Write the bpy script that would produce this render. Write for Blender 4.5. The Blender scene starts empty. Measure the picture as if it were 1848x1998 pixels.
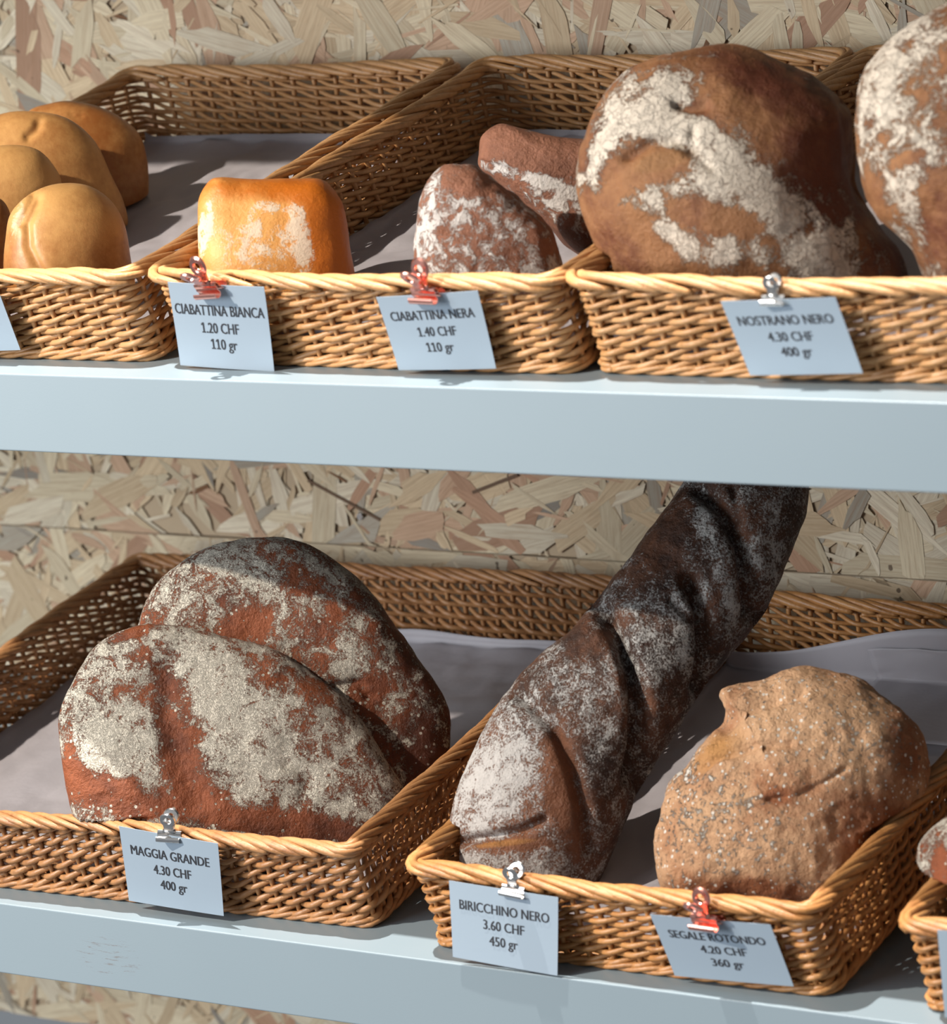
import bpy, bmesh, math, random
import numpy as np
from mathutils import Vector, Matrix, noise as mnoise

sc = bpy.context.scene
COL = sc.collection
random.seed(7); rng = np.random.RandomState(7)
PI = math.pi

# ------------------------------------------------------------------ camera
IW, IH, FPX = 1848.0, 1998.0, 7000.0
YAW, PIT, ROL = 0.5807947774625041, 0.23979320787070496, -0.10182710858758978
CAM = np.array([1.3315141466521456, -2.0287378696473413, 0.5044755468537413])
LOWZ = -0.4312                       # top of the lower shelf; the upper shelf's top is z = 0
fw = np.array([-math.sin(YAW) * math.cos(PIT), math.cos(YAW) * math.cos(PIT), -math.sin(PIT)])
r0 = np.array([math.cos(YAW), math.sin(YAW), 0.0]); u0 = np.cross(r0, fw)
RT = math.cos(ROL) * r0 + math.sin(ROL) * u0
UP = -math.sin(ROL) * r0 + math.cos(ROL) * u0
cd = bpy.data.cameras.new('camera'); cam = bpy.data.objects.new('camera', cd); COL.objects.link(cam)
cam.matrix_world = Matrix([[RT[0], UP[0], -fw[0], CAM[0]], [RT[1], UP[1], -fw[1], CAM[1]], [RT[2], UP[2], -fw[2], CAM[2]], [0, 0, 0, 1]])
cd.sensor_fit = 'HORIZONTAL'; cd.sensor_width = 36.0; cd.lens = 36.0 * FPX / IW
cd.clip_start = 0.05; cd.clip_end = 50
cd.dof.use_dof = True; cd.dof.focus_distance = 2.78; cd.dof.aperture_fstop = 9.0
sc.camera = cam

# ------------------------------------------------------------------ world, lamps, exposure
world = bpy.data.worlds.new('shop_daylight'); sc.world = world; world.use_nodes = True
bg = world.node_tree.nodes['Background']; bg.inputs[0].default_value = (0.85, 0.92, 1.0, 1); bg.inputs[1].default_value = 0.24
def spot(name, loc, aim, watts, color, radius, cone=60):
    l = bpy.data.lights.new(name, 'SPOT'); l.energy = watts; l.color = color; l.shadow_soft_size = radius
    l.spot_size = math.radians(cone); l.spot_blend = 0.6
    o = bpy.data.objects.new(name, l); COL.objects.link(o); o.location = loc
    o.rotation_euler = (Vector(aim) - Vector(loc)).to_track_quat('-Z', 'Y').to_euler()
    return o
spot('ceiling_spotlight_above_shelf', (-0.50, -0.21, 2.05), (0, 0, 0), 540, (1.0, 0.97, 0.92), 0.015, 70)
spot('ceiling_spotlight_in_front', (-1.70, -2.00, 1.68), (0, 0.1, -0.2), 580, (1.0, 0.93, 0.83), 0.03, 50)
win = bpy.data.lights.new('shop_window_daylight', 'AREA'); win.shape = 'RECTANGLE'; win.size = 2.2; win.size_y = 1.8; win.energy = 132; win.color = (0.86, 0.93, 1.0)
wo = bpy.data.objects.new('shop_window_daylight', win); COL.objects.link(wo); wo.location = (-2.2, -3.2, 0.5)
wo.rotation_euler = (Vector((0, 0.2, -0.2)) - Vector((-2.2, -3.2, 0.5))).to_track_quat('-Z', 'Y').to_euler()
sc.view_settings.view_transform = 'Standard'; sc.view_settings.look = 'None'
sc.view_settings.gamma = 1.0; sc.view_settings.use_curve_mapping = False
sc.view_settings.exposure = 0.0

# ------------------------------------------------------------------ helpers
def ray(x, y):
    return (x - IW / 2) / FPX * RT - (y - IH / 2) / FPX * UP + fw
def at(x, y, Y):
    v = ray(x, y); return CAM + v * (Y - CAM[1]) / v[1]
def project(P):
    d = P - CAM; z = d @ fw
    return IW / 2 + FPX * (d @ RT) / z, IH / 2 - FPX * (d @ UP) / z
def link(name, me, mat=None, parent=None):
    if mat is not None: me.materials.append(mat)
    o = bpy.data.objects.new(name, me); COL.objects.link(o)
    if parent is not None: o.parent = parent
    return o
def mesh(name, V, F, smooth=True):
    me = bpy.data.meshes.new(name)
    me.from_pydata([tuple(map(float, v)) for v in V], [], F)
    if smooth: me.polygons.foreach_set('use_smooth', [True] * len(me.polygons))
    me.update(); return me
def tag(o, label=None, cat=None, group=None, kind=None):
    if label: o['label'] = label
    if cat: o['category'] = cat
    if group: o['group'] = group
    if kind: o['kind'] = kind
    return o
def box_bm(bm, lo, hi, bevel=0.0):
    r = bmesh.ops.create_cube(bm, size=1.0)
    for v in r['verts']:
        v.co = Vector([(lo[i] + hi[i]) / 2 + v.co[i] * (hi[i] - lo[i]) for i in range(3)])
    if bevel:
        es = list({e for v in r['verts'] for e in v.link_edges})
        bmesh.ops.bevel(bm, geom=es, offset=bevel, segments=3, affect='EDGES', profile=0.6)
def bm_obj(name, bm, mat, parent=None, smooth=False):
    me = bpy.data.meshes.new(name); bm.to_mesh(me); bm.free()
    if smooth: me.polygons.foreach_set('use_smooth', [True] * len(me.polygons))
    return link(name, me, mat, parent)

# ------------------------------------------------------------------ materials
def nt(name):
    m = bpy.data.materials.new(name); m.use_nodes = True
    t = m.node_tree; return m, t, t.nodes['Principled BSDF']
def N(t, typ, **kw):
    n = t.nodes.new(typ)
    for k, v in kw.items():
        if k in ('operation', 'blend_type', 'data_type', 'attribute_name', 'feature', 'noise_dimensions', 'wave_type', 'interpolation_type', 'clamp'):
            setattr(n, k, v)
    return n
def noise(t, vec, scale, detail=4, rough=0.55, dist=0.0):
    n = N(t, 'ShaderNodeTexNoise'); n.inputs['Scale'].default_value = scale; n.inputs['Detail'].default_value = detail
    n.inputs['Roughness'].default_value = rough; n.inputs['Distortion'].default_value = dist
    t.links.new(vec, n.inputs['Vector']); return n.outputs[0]
def mth(t, op, a, b=None, c=None, clamp=False):
    n = N(t, 'ShaderNodeMath', operation=op); n.use_clamp = clamp
    for i, x in enumerate((a, b, c)):
        if x is None: continue
        if isinstance(x, (int, float)): n.inputs[i].default_value = x
        else: t.links.new(x, n.inputs[i])
    return n.outputs[0]
def mix(t, f, a, b, mode='MIX'):
    n = t.nodes.new('ShaderNodeMix'); n.data_type = 'RGBA'; n.blend_type = mode
    for s, x in (('Factor', f), ('A', a), ('B', b)):
        inp = n.inputs[0] if s == 'Factor' else (n.inputs[6] if s == 'A' else n.inputs[7])
        if isinstance(x, (int, float)): inp.default_value = x
        elif isinstance(x, tuple): inp.default_value = x if len(x) == 4 else (*x, 1)
        else: t.links.new(x, inp)
    return n.outputs[2]
def step(t, x, lo, hi):
    n = N(t, 'ShaderNodeMapRange'); n.interpolation_type = 'SMOOTHSTEP'
    n.inputs[1].default_value = lo; n.inputs[2].default_value = hi
    t.links.new(x, n.inputs[0]); return n.outputs[0]
def bump(t, h, strength, dist, b):
    n = N(t, 'ShaderNodeBump'); n.inputs['Strength'].default_value = strength; n.inputs['Distance'].default_value = dist
    t.links.new(h, n.inputs['Height']); t.links.new(n.outputs[0], b.inputs['Normal'])
def scaled(t, vec, s):
    n = N(t, 'ShaderNodeVectorMath', operation='MULTIPLY'); t.links.new(vec, n.inputs[0]); n.inputs[1].default_value = s
    return n.outputs[0]
def objco(t): return N(t, 'ShaderNodeTexCoord').outputs['Object']
def srgb(r, g, b):
    f = lambda c: (c / 255 / 12.92) if c / 255 <= 0.04045 else ((c / 255 + 0.055) / 1.055) ** 2.4
    return (f(r), f(g), f(b))

def crust(name, light, dark, flour, fl_scale=60, fl_amp=1.3, fl_edge=0.16, rough=0.6, bmp=0.5, spec_scale=500, spec_amt=0.25, crack=0.0, tone_scale=22, tone_amp=1.4, fl_max=0.92, gloss=0.3, mid=None, dots=0, dot_r=0.30, dot_p=0.5):
    """baked crust: two crust tones, dusted with flour where the 'mask' attribute puts it"""
    m, t, b = nt(name)
    co = objco(t)
    at_ = N(t, 'ShaderNodeAttribute', attribute_name='mask'); sp = N(t, 'ShaderNodeSeparateColor')
    t.links.new(at_.outputs['Color'], sp.inputs[0]); R, G, B = sp.outputs[0], sp.outputs[1], sp.outputs[2]
    nA = noise(t, co, tone_scale, 6, 0.6)
    nS = noise(t, co, 170, 4, 0.6)
    tone = mth(t, 'ADD', G, mth(t, 'MULTIPLY', mth(t, 'SUBTRACT', nA, 0.5), tone_amp))
    tone = mth(t, 'ADD', tone, mth(t, 'MULTIPLY', mth(t, 'SUBTRACT', nS, 0.5), 0.6))
    base = mix(t, step(t, tone, 0.0, 1.0), light, dark)
    nB = noise(t, co, fl_scale, 10, 0.68, 0.6)
    nC = noise(t, co, spec_scale, 3, 0.7)
    f = mth(t, 'ADD', R, mth(t, 'MULTIPLY', mth(t, 'SUBTRACT', nB, 0.5), fl_amp * 1.9))
    f = mth(t, 'ADD', f, mth(t, 'MULTIPLY', mth(t, 'SUBTRACT', nC, 0.5), spec_amt * 4))
    if crack:
        v = N(t, 'ShaderNodeTexVoronoi', feature='DISTANCE_TO_EDGE'); v.inputs['Scale'].default_value = crack
        wob = N(t, 'ShaderNodeVectorMath', operation='ADD')
        t.links.new(co, wob.inputs[0])
        nn = N(t, 'ShaderNodeTexNoise'); nn.inputs['Scale'].default_value = crack * 0.9; nn.inputs['Detail'].default_value = 4
        t.links.new(co, nn.inputs['Vector'])
        t.links.new(scaled(t, nn.outputs['Color'], (0.02, 0.02, 0.02)), wob.inputs[1]); t.links.new(wob.outputs[0], v.inputs['Vector'])
        ck = step(t, v.outputs['Distance'], 0.0, 0.10)
        f = mth(t, 'SUBTRACT', f, mth(t, 'MULTIPLY', mth(t, 'SUBTRACT', 1.0, ck), 0.22))
    if dots:                                              # coarse flour grains
        vd = N(t, 'ShaderNodeTexVoronoi'); vd.inputs['Scale'].default_value = dots; t.links.new(co, vd.inputs['Vector'])
        sc_ = N(t, 'ShaderNodeSeparateColor'); t.links.new(vd.outputs['Color'], sc_.inputs[0])
        rr_ = mth(t, 'MULTIPLY', sc_.outputs[1], dot_r)
        on = mth(t, 'MULTIPLY', mth(t, 'LESS_THAN', vd.outputs['Distance'], rr_), mth(t, 'LESS_THAN', sc_.outputs[0], dot_p))
        f = mth(t, 'ADD', f, mth(t, 'MULTIPLY', on, 0.75))
    fm = mth(t, 'MULTIPLY', step(t, f, 0.5 - fl_edge, 0.5 + fl_edge), fl_max)
    flv = mix(t, noise(t, co, 90, 5), flour, tuple(c * 0.80 for c in flour))
    col = mix(t, fm, base, flv)
    if mid: col = mix(t, step(t, B, 0.25, 0.75), col, mix(t, noise(t, co, 130, 6, 0.7), mid, tuple(c * 0.55 for c in mid)))
    t.links.new(col, b.inputs['Base Color'])
    t.links.new(mth(t, 'ADD', mth(t, 'MULTIPLY', fm, 0.95 - rough), rough), b.inputs['Roughness'])
    b.inputs['Specular IOR Level'].default_value = gloss
    h = mth(t, 'ADD', noise(t, co, 110, 8, 0.65), mth(t, 'MULTIPLY', fm, 0.30))
    h = mth(t, 'ADD', h, mth(t, 'MULTIPLY', noise(t, co, 420, 3, 0.6), 0.35))
    if crack: h = mth(t, 'ADD', h, mth(t, 'MULTIPLY', mth(t, 'MULTIPLY', ck, fm), 0.35))
    bump(t, h, bmp, 0.003, b)
    return m

def wicker_mat(name, a, bcol, dark):
    m, t, b = nt(name)
    co = objco(t); oi = N(t, 'ShaderNodeObjectInfo').outputs['Random']
    n1 = noise(t, co, 30, 4, 0.6); n2 = noise(t, co, 240, 3, 0.6)
    c = mix(t, oi, a, bcol)
    c = mix(t, step(t, n1, 0.45, 0.78), c, dark)
    c = mix(t, mth(t, 'MULTIPLY', step(t, n2, 0.5, 0.85), 0.45), c, tuple(x * 0.5 for x in dark))
    t.links.new(c, b.inputs['Base Color']); b.inputs['Roughness'].default_value = 0.42; b.inputs['Specular IOR Level'].default_value = 0.45
    bump(t, noise(t, co, 380, 4), 0.35, 0.001, b)
    return m
def plain(name, c, rough=0.5, metal=0.0, spec=0.5):
    m, t, b = nt(name); b.inputs['Base Color'].default_value = (*c, 1); b.inputs['Roughness'].default_value = rough
    b.inputs['Metallic'].default_value = metal; b.inputs['Specular IOR Level'].default_value = spec
    co = objco(t); bump(t, noise(t, co, 300, 3), 0.05, 0.0005, b)
    return m

# shelf paint with scuffs that stay where they are (attribute-free, object space)
def shelf_mat(name, scuff=None):
    m, t, b = nt(name); co = objco(t)
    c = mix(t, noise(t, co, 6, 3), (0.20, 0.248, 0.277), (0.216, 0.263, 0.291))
    if scuff:
        x0, z0, rx, rz = scuff
        sep = N(t, 'ShaderNodeSeparateXYZ'); t.links.new(co, sep.inputs[0])
        dx = mth(t, 'DIVIDE', mth(t, 'SUBTRACT', sep.outputs[0], x0), rx); dz = mth(t, 'DIVIDE', mth(t, 'SUBTRACT', sep.outputs[2], z0), rz)
        d = mth(t, 'ADD', mth(t, 'MULTIPLY', dx, dx), mth(t, 'MULTIPLY', dz, dz))
        area = mth(t, 'SUBTRACT', 1.0, step(t, d, 0.5, 1.1))
        s = noise(t, scaled(t, co, (60, 1, 420)), 1.0, 5, 0.75)
        k = mth(t, 'MULTIPLY', area, step(t, s, 0.55, 0.62))
        c = mix(t, mth(t, 'MULTIPLY', k, 0.75), c, (0.16, 0.15, 0.15))
    t.links.new(c, b.inputs['Base Color']); b.inputs['Roughness'].default_value = 0.45
    bump(t, noise(t, co, 900, 2), 0.08, 0.0004, b)
    return m

M_wick_u = wicker_mat('honey_willow', (0.54, 0.29, 0.125), (0.48, 0.24, 0.09), (0.36, 0.165, 0.055))
M_wick_l = wicker_mat('amber_willow', (0.43, 0.21, 0.085), (0.37, 0.165, 0.06), (0.22, 0.085, 0.028))
M_wick_m = wicker_mat('golden_willow', (0.50, 0.24, 0.085), (0.42, 0.185, 0.057), (0.27, 0.105, 0.03))
M_silver = plain('nickel_plate', (0.72, 0.70, 0.68), 0.22, 1.0)
M_copper = plain('rose_copper_plate', (0.85, 0.40, 0.32), 0.24, 1.0)
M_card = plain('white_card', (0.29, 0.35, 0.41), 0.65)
M_ink = plain('black_ink', (0.025, 0.025, 0.03), 0.7)
def paper_mat():
    m, t, b = nt('greaseproof_paper'); co = objco(t)
    c = mix(t, noise(t, co, 14, 5), (0.46, 0.42, 0.43), (0.38, 0.345, 0.36))
    t.links.new(c, b.inputs['Base Color']); b.inputs['Roughness'].default_value = 0.6
    bump(t, noise(t, co, 45, 6, 0.6), 0.35, 0.002, b)
    return m
M_paper = paper_mat()

# ------------------------------------------------------------------ back wall of strand board
WY = 0.545
def osb_mat():
    m, t, b = nt('strand_board_flake')
    uv = N(t, 'ShaderNodeUVMap'); uv.uv_map = 'grain'
    ca = N(t, 'ShaderNodeAttribute', attribute_name='tint').outputs['Color']
    g = noise(t, scaled(t, uv.outputs[0], (18, 420, 1)), 1.0, 5, 0.6, 0.2)
    g2 = noise(t, scaled(t, uv.outputs[0], (60, 900, 1)), 1.0, 3, 0.6)
    c = mix(t, step(t, g, 0.35, 0.75), ca, mix(t, 0.42, ca, (0.30, 0.15, 0.07)))
    c = mix(t, mth(t, 'MULTIPLY', step(t, g2, 0.52, 0.75), 0.3), c, (0.22, 0.12, 0.06))
    sp = noise(t, objco(t), 85, 2, 0.4)
    c = mix(t, mth(t, 'MULTIPLY', step(t, sp, 0.745, 0.77), 0.8), c, (0.09, 0.05, 0.03))
    t.links.new(c, b.inputs['Base Color']); b.inputs['Roughness'].default_value = 0.75; b.inputs['Specular IOR Level'].default_value = 0.25
    bump(t, g, 0.5, 0.0012, b)
    return m
M_osb = osb_mat()
wall = bpy.data.objects.new('wall_back', None); COL.objects.link(wall); wall.location = (0, WY, 0)
tag(wall, 'pale strand board wall behind the shelves', 'wall', kind='structure')
SEAM = -0.285
XA, XB = -1.35, 0.75
def flakes(x0, x1, z0, z1, n):
    V, F, T, U = [], [], [], []
    pal = [(srgb(222, 203, 170), 30), (srgb(216, 190, 154), 26), (srgb(228, 212, 184), 17), (srgb(204, 168, 138), 12), (srgb(186, 146, 118), 6),
           (srgb(176, 165, 147), 4), (srgb(152, 143, 130), 1.8), (srgb(120, 84, 58), 1.6)]
    cols = np.array([p[0] for p in pal]); w = np.array([p[1] for p in pal], float); w /= w.sum()
    for i in range(n):
        u = i / n
        big = rng.rand()
        L = (0.05 + 0.075 * rng.rand()) if big < 0.55 else (0.018 + 0.035 * rng.rand())
        W = (0.010 + 0.020 * rng.rand() ** 1.3) if big < 0.55 else (0.003 + 0.009 * rng.rand())
        k = rng.choice(len(cols), p=w)
        if rng.rand() < 0.22: W = 0.0010 + 0.0028 * rng.rand(); L = 0.012 + 0.05 * rng.rand()
        if k == 7: W = 0.0018 + 0.003 * rng.rand(); L = 0.015 + 0.06 * rng.rand() ** 2
        if k == 6: W *= 0.6; L *= 0.6
        if u > 0.93 and L > 0.07: L *= 0.7
        cx = x0 + (x1 - x0) * rng.rand(); cz = z0 + (z1 - z0) * rng.rand()
        a = rng.normal(0, 0.95) if rng.rand() < 0.7 else rng.rand() * PI
        c = cols[k] * (0.86 + 0.28 * rng.rand())
        e1, e2 = rng.uniform(-.5, .5, 2) * min(W * 2.0, L * .5)
        t1, t2 = rng.uniform(0.15, 1.0, 2)
        pts = [(-L / 2 + e1, -W / 2 * t1), (-L * .2, -W / 2 * rng.uniform(.9, 1.08)), (L * .2, -W / 2 * rng.uniform(.9, 1.08)), (L / 2 + e2, -W / 2 * t2),
               (L / 2 - e2 * rng.uniform(-1, 1), 0), (L / 2 - e2, W / 2 * t2), (L * .18, W / 2 * rng.uniform(.88, 1.08)), (-L * .22, W / 2 * rng.uniform(.9, 1.08)), (-L / 2 - e1, W / 2 * t1), (-L / 2 + e1 * rng.uniform(-1, 1), 0)]
        tx, tz = rng.normal(0, 0.0025, 2)
        ca_, sa = math.cos(a), math.sin(a); b0 = len(V); ou = rng.rand() * 50; ov = rng.rand() * 50
        for (p, q) in pts:
            x = cx + p * ca_ - q * sa; z = cz + p * sa + q * ca_
            x = min(max(x, x0), x1); z = min(max(z, z0), z1)
            V.append((x, -0.0015 - 0.0022 * u + tx * (x - cx) + tz * (z - cz), z)); U.append((p + ou, q + ov))
        F.append(tuple(range(b0, b0 + 10))); T += [(*c, 1)] * 10
    return V, F, T, U
for (za, zb, nn) in ((SEAM + 0.0007, 0.50, 9000), (-0.80, SEAM - 0.0007, 7000)):
    bm = bmesh.new(); box_bm(bm, (XA, 0, za), (XB, 0.015, zb))
    brd = bm_obj('strand_board', bm, plain('board_core', (0.52, 0.38, 0.24), 0.8), wall)
    V, F, T, U = flakes(XA, XB, za, zb, nn)
    me = mesh('wood_flakes', V, F, False)
    ca = me.color_attributes.new('tint', 'FLOAT_COLOR', 'POINT'); ca.data.foreach_set('color', np.array(T).ravel())
    ul = me.uv_layers.new(name='grain')
    li = np.zeros(len(me.loops), int); me.loops.foreach_get('vertex_index', li)
    ul.data.foreach_set('uv', np.array(U)[li].ravel())
    fo = link('wood_flakes', me, M_osb, brd); fo['kind'] = 'stuff'
# a long dark sliver and the countersunk screw under it, as in the board
def sliver(x0, y0, x1, y1, w, name='dark_splinter'):
    a = at(x0, y0, WY - 0.0045); b = at(x1, y1, WY - 0.0045); d = (b - a) / np.linalg.norm(b - a); n = np.array([-d[2], 0, d[0]]) * w / 2
    V = [a - n * .5, a + n * .9, b + n, b - n * .4] ; o = np.array([0, 0.0025, 0]); V = V + [v + o for v in V]
    V = [v - np.array([0, WY, 0]) for v in V]
    F = [(0, 1, 2, 3), (7, 6, 5, 4), (0, 4, 5, 1), (1, 5, 6, 2), (2, 6, 7, 3), (3, 7, 4, 0)]
    link(name, mesh(name, V, F, False), plain('dark_bark', (0.16, 0.09, 0.05), 0.8), wall)
sliver(600, 938, 741, 1016, 0.0036); sliver(922, 962, 1010, 928, 0.004)
p = at(702, 1008, WY - 0.0045)
bm = bmesh.new()
bmesh.ops.create_cone(bm, cap_ends=True, segments=24, radius1=0.0036, radius2=0.0030, depth=0.0016)
bmesh.ops.bevel(bm, geom=[e for e in bm.edges if e.calc_face_angle(0) > 0.6], offset=0.0004, segments=2, affect='EDGES')
for a in range(2):
    r = bmesh.ops.create_cube(bm, size=1); 
    for v in r['verts']:
        v.co = Vector((v.co.x * (0.0032 if a else 0.0007), v.co.y * (0.0007 if a else 0.0032), v.co.z * 0.0004 + 0.0008))
scr = bm_obj('screw', bm, M_silver, wall); scr.location = (p[0], -0.0045, p[2]); scr.rotation_euler = (PI / 2, 0.3, 0)

# ------------------------------------------------------------------ shelves
def shelf(z, label, mat):
    root = bpy.data.objects.new('shelf', None); COL.objects.link(root); root.location = (0, 0, z); tag(root, label, 'shelf', 'white shelf boards')
    bm = bmesh.new(); box_bm(bm, (-1.30, 0.0, -0.06), (0.72, WY - 0.006, 0.0), 0.0012)
    bm_obj('board', bm, mat, root)
    return root
s1 = shelf(0.0, 'thick white shelf board carrying the upper row of baskets', shelf_mat('pale_blue_white_paint'))
sc_c = at(212, 1866, 0.0)
s2 = shelf(LOWZ, 'thick white shelf board with a scuffed front edge carrying the lower row of baskets', shelf_mat('scuffed_white_paint', (sc_c[0], sc_c[2] - LOWZ, 0.034, 0.018)))

bm = bmesh.new(); box_bm(bm, (-1.30, 0.0, -0.06), (0.72, WY - 0.006, 0.0), 0.0012)
s3 = bm_obj('upper_shelf_board', bm, s1.children[0].data.materials[0]); s3.location = (0, 0, -LOWZ); tag(s3, kind='structure', label='white shelf board above the upper row')
# ------------------------------------------------------------------ wicker baskets
def tube(P, rad, nsid=6, up=(0, 0, 1)):
    P = np.asarray(P, float); n = len(P)
    T = np.gradient(P, axis=0); T /= np.linalg.norm(T, axis=1)[:, None] + 1e-12
    A = np.cross(T, np.array(up)); ln = np.linalg.norm(A, axis=1)[:, None]; A = A / np.maximum(ln, 1e-6)
    Bn = np.cross(A, T)
    rad = np.broadcast_to(np.asarray(rad, float), (n,))
    th = np.linspace(0, 2 * PI, nsid, endpoint=False)
    V = P[:, None, :] + rad[:, None, None] * (np.cos(th)[None, :, None] * A[:, None, :] + np.sin(th)[None, :, None] * Bn[:, None, :])
    V = V.reshape(-1, 3); F = []
    for i in range(n - 1):
        for j in range(nsid):
            k = (j + 1) % nsid
            F.append((i * nsid + j, i * nsid + k, (i + 1) * nsid + k, (i + 1) * nsid + j))
    F.append(tuple(range(nsid - 1, -1, -1))); F.append(tuple((n - 1) * nsid + j for j in range(nsid)))
    return V, F
class Basket:
    R = 0.013
    def __init__(s, w, db, h, ff=0.0141, fb=0.004, fx=0.0036, r=None):
        r = r or Basket.R
        s.w, s.db, s.h, s.ff, s.fb, s.fx, s.r = w, db, h, ff, fb, fx, r
        s.d = db + ff + fb
        a, b = w / 2 - r, s.d / 2 - r
        s.segs = [('l', (-a, -s.d / 2), (1, 0), 2 * a), ('a', (a, -b), -PI / 2, r * PI / 2), ('l', (w / 2, -b), (0, 1), 2 * b), ('a', (a, b), 0, r * PI / 2),
                  ('l', (a, s.d / 2), (-1, 0), 2 * a), ('a', (-a, b), PI / 2, r * PI / 2), ('l', (-w / 2, b), (0, -1), 2 * b), ('a', (-a, -b), PI, r * PI / 2)]
        s.per = sum(g[3] for g in s.segs)
    def path(s, S):
        S = np.mod(S, s.per); x = np.zeros_like(S); y = np.zeros_like(S); nx = np.zeros_like(S); ny = np.zeros_like(S); acc = 0
        for g in s.segs:
            m = (S >= acc - 1e-9) & (S < acc + g[3] + 1e-9); t = S[m] - acc
            if g[0] == 'l':
                x[m] = g[1][0] + g[2][0] * t; y[m] = g[1][1] + g[2][1] * t; nx[m] = g[2][1]; ny[m] = -g[2][0]
            else:
                an = g[2] + t / s.r; nx[m] = np.cos(an); ny[m] = np.sin(an); x[m] = g[1][0] + s.r * nx[m]; y[m] = g[1][1] + s.r * ny[m]
            acc += g[3]
        return x, y, nx, ny
    def P(s, S, z, off):
        S = np.asarray(S, float); z = np.broadcast_to(np.asarray(z, float), S.shape); off = np.broadcast_to(np.asarray(off, float), S.shape)
        x, y, nx, ny = s.path(S); v = z / s.h
        x = x * (1 - (1 - v) * 2 * s.fx / s.w) + nx * off
        y0 = -s.ff * v; y1 = s.db + s.fb * v
        y = y0 + (y / s.d + 0.5) * (y1 - y0) + ny * off
        # slightly uneven hand-woven wall
        z = z + 0.0014 * np.sin(S * 23 + 1.3) * v
        return np.stack([x, y, z], 1)
def build_basket(w, db, h, spacing, pitch, rr, mat, seed, slope_len=None):
    rg = np.random.RandomState(seed); B = Basket(w, db, h)
    root = bpy.data.objects.new('wicker_basket', None); COL.objects.link(root)
    n = int(round(B.per / spacing)); n -= n % 2; ds = B.per / n
    zt = h - 0.007; zb = 0.004
    Tn = int(round((zt - zb) / pitch))
    A = rr * 1.05 + 0.0007
    for k in range(n):                                    # upright stakes
        S = k * ds; zz = np.linspace(-0.001, h - 0.001, 7)
        V, F = tube(B.P(np.full(7, S) + rg.normal(0, .0006, 7), zz, 0.0), 0.0021, 6, (1, 0.3, 0))
        link('stake', mesh('stake', V, F), mat, root)
    m = 6
    for k in range(n):                                    # weavers: in front of one stake, behind the next, climbing as they go
        t = np.linspace(-0.35, Tn + rg.uniform(-.3, .35), int(Tn * m) + 1)
        jit = rg.normal(0, 1, 4)
        z = zb + pitch * 0.5 + pitch * t + 0.0006 * np.sin(t * 1.1 + jit[0] * 3) + 0.0004 * np.sin(t * 2.7 + jit[1] * 3)
        z = np.clip(z, 0.002, zt + 0.001)
        sg = 1
        off = sg * A * np.cos(PI * t) * (1 + 0.1 * jit[2]) 
        rad = rr * (1.08 - 0.28 * (t / Tn)) * (1 + 0.07 * jit[3])
        V, F = tube(B.P(k * ds + t * ds, z, off), rad, 6)
        link('weaver', mesh('weaver', V, F), mat, root)
    for ph in range(3):                                   # plaited foot: three rods twisted round the base
        t = np.linspace(0, B.per, int(B.per / 0.0045)); wv = t * 2 * PI / (3 * ds) + ph * 2 * PI / 3
        V, F = tube(B.P(t, 0.0042 + 0.0022 * np.sin(wv), 0.0032 + 0.0022 * np.cos(wv)), 0.0020, 6)
        link('foot_rod', mesh('foot_rod', V, F), mat, root)
    for k in range(n):                                    # rolled border: each stake bends over and runs along the rim
        Lr = ds * 4.6 * (1 + 0.08 * rg.normal()); q = np.linspace(0, 1, 22)
        th = np.radians(205 - 235 * q) ; R_ = 0.0050
        z = h - 0.0030 + R_ * np.sin(th) * 1.0 + 0.0005 * rg.normal() ; off = R_ * 1.15 * np.cos(th)
        rad = 0.0031 * (1.0 - 0.35 * np.abs(2 * q - 1) ** 3) * (1 + 0.08 * rg.normal())
        V, F = tube(B.P(k * ds + q * Lr, z, off), rad, 7)
        link('border_rod', mesh('border_rod', V, F), mat, root)
    ns = int(db / 0.011)
    for k in range(ns):                                   # woven floor
        y = 0.004 + (db - 0.008) * k / (ns - 1); x = np.linspace(-w / 2 + 0.006, w / 2 - 0.006, 36)
        z = 0.0035 + 0.0017 * np.sin(x / 0.022 * PI + (k % 2) * PI)
        V, F = tube(np.stack([x, np.full_like(x, y), z], 1), 0.0021, 5)
        link('floor_rod', mesh('floor_rod', V, F), mat, root)
    for k in range(int(w / 0.03)):
        x = -w / 2 + 0.02 + k * (w - 0.04) / (int(w / 0.03) - 1)
        V, F = tube([(x, 0.002, 0.0035), (x, db * .5, 0.0035), (x, db - 0.002, 0.0035)], 0.0022, 6)
        link('floor_stick', mesh('floor_stick', V, F), mat, root)
    root['_dim'] = (w, db, h)
    return root, B
def copy_tree(root, mat=None):
    r = root.copy(); COL.objects.link(r)
    for ch in list(root.children):
        c = ch.copy(); COL.objects.link(c); c.parent = r
    return r
HB = 0.073; DB = 0.4817 - 0.0141 - 0.004
FR = {}
def place(name, root, B, X, Y, Z, psi, tau, label, group):
    root.location = (X, Y, Z + 0.0004); root.rotation_euler = (tau, 0, psi); tag(root, label, 'basket', group)
    FR[name] = (B, Matrix.Translation((X, Y, Z + 0.0004)) @ Matrix.Rotation(psi, 4, 'Z') @ Matrix.Rotation(tau, 4, 'X'))
GU, GL = 'wicker baskets on the upper shelf', 'wicker baskets on the lower shelf'
bu, BU = build_basket(0.345, DB, HB, 0.0222, 0.0047, 0.0023, M_wick_u, 11)
place('U2', bu, BU, -0.1060, 0.0532, 0, -0.012, 0.1762, 'honey wicker basket holding the small white roll and two floured dark rolls', GU)
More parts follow.
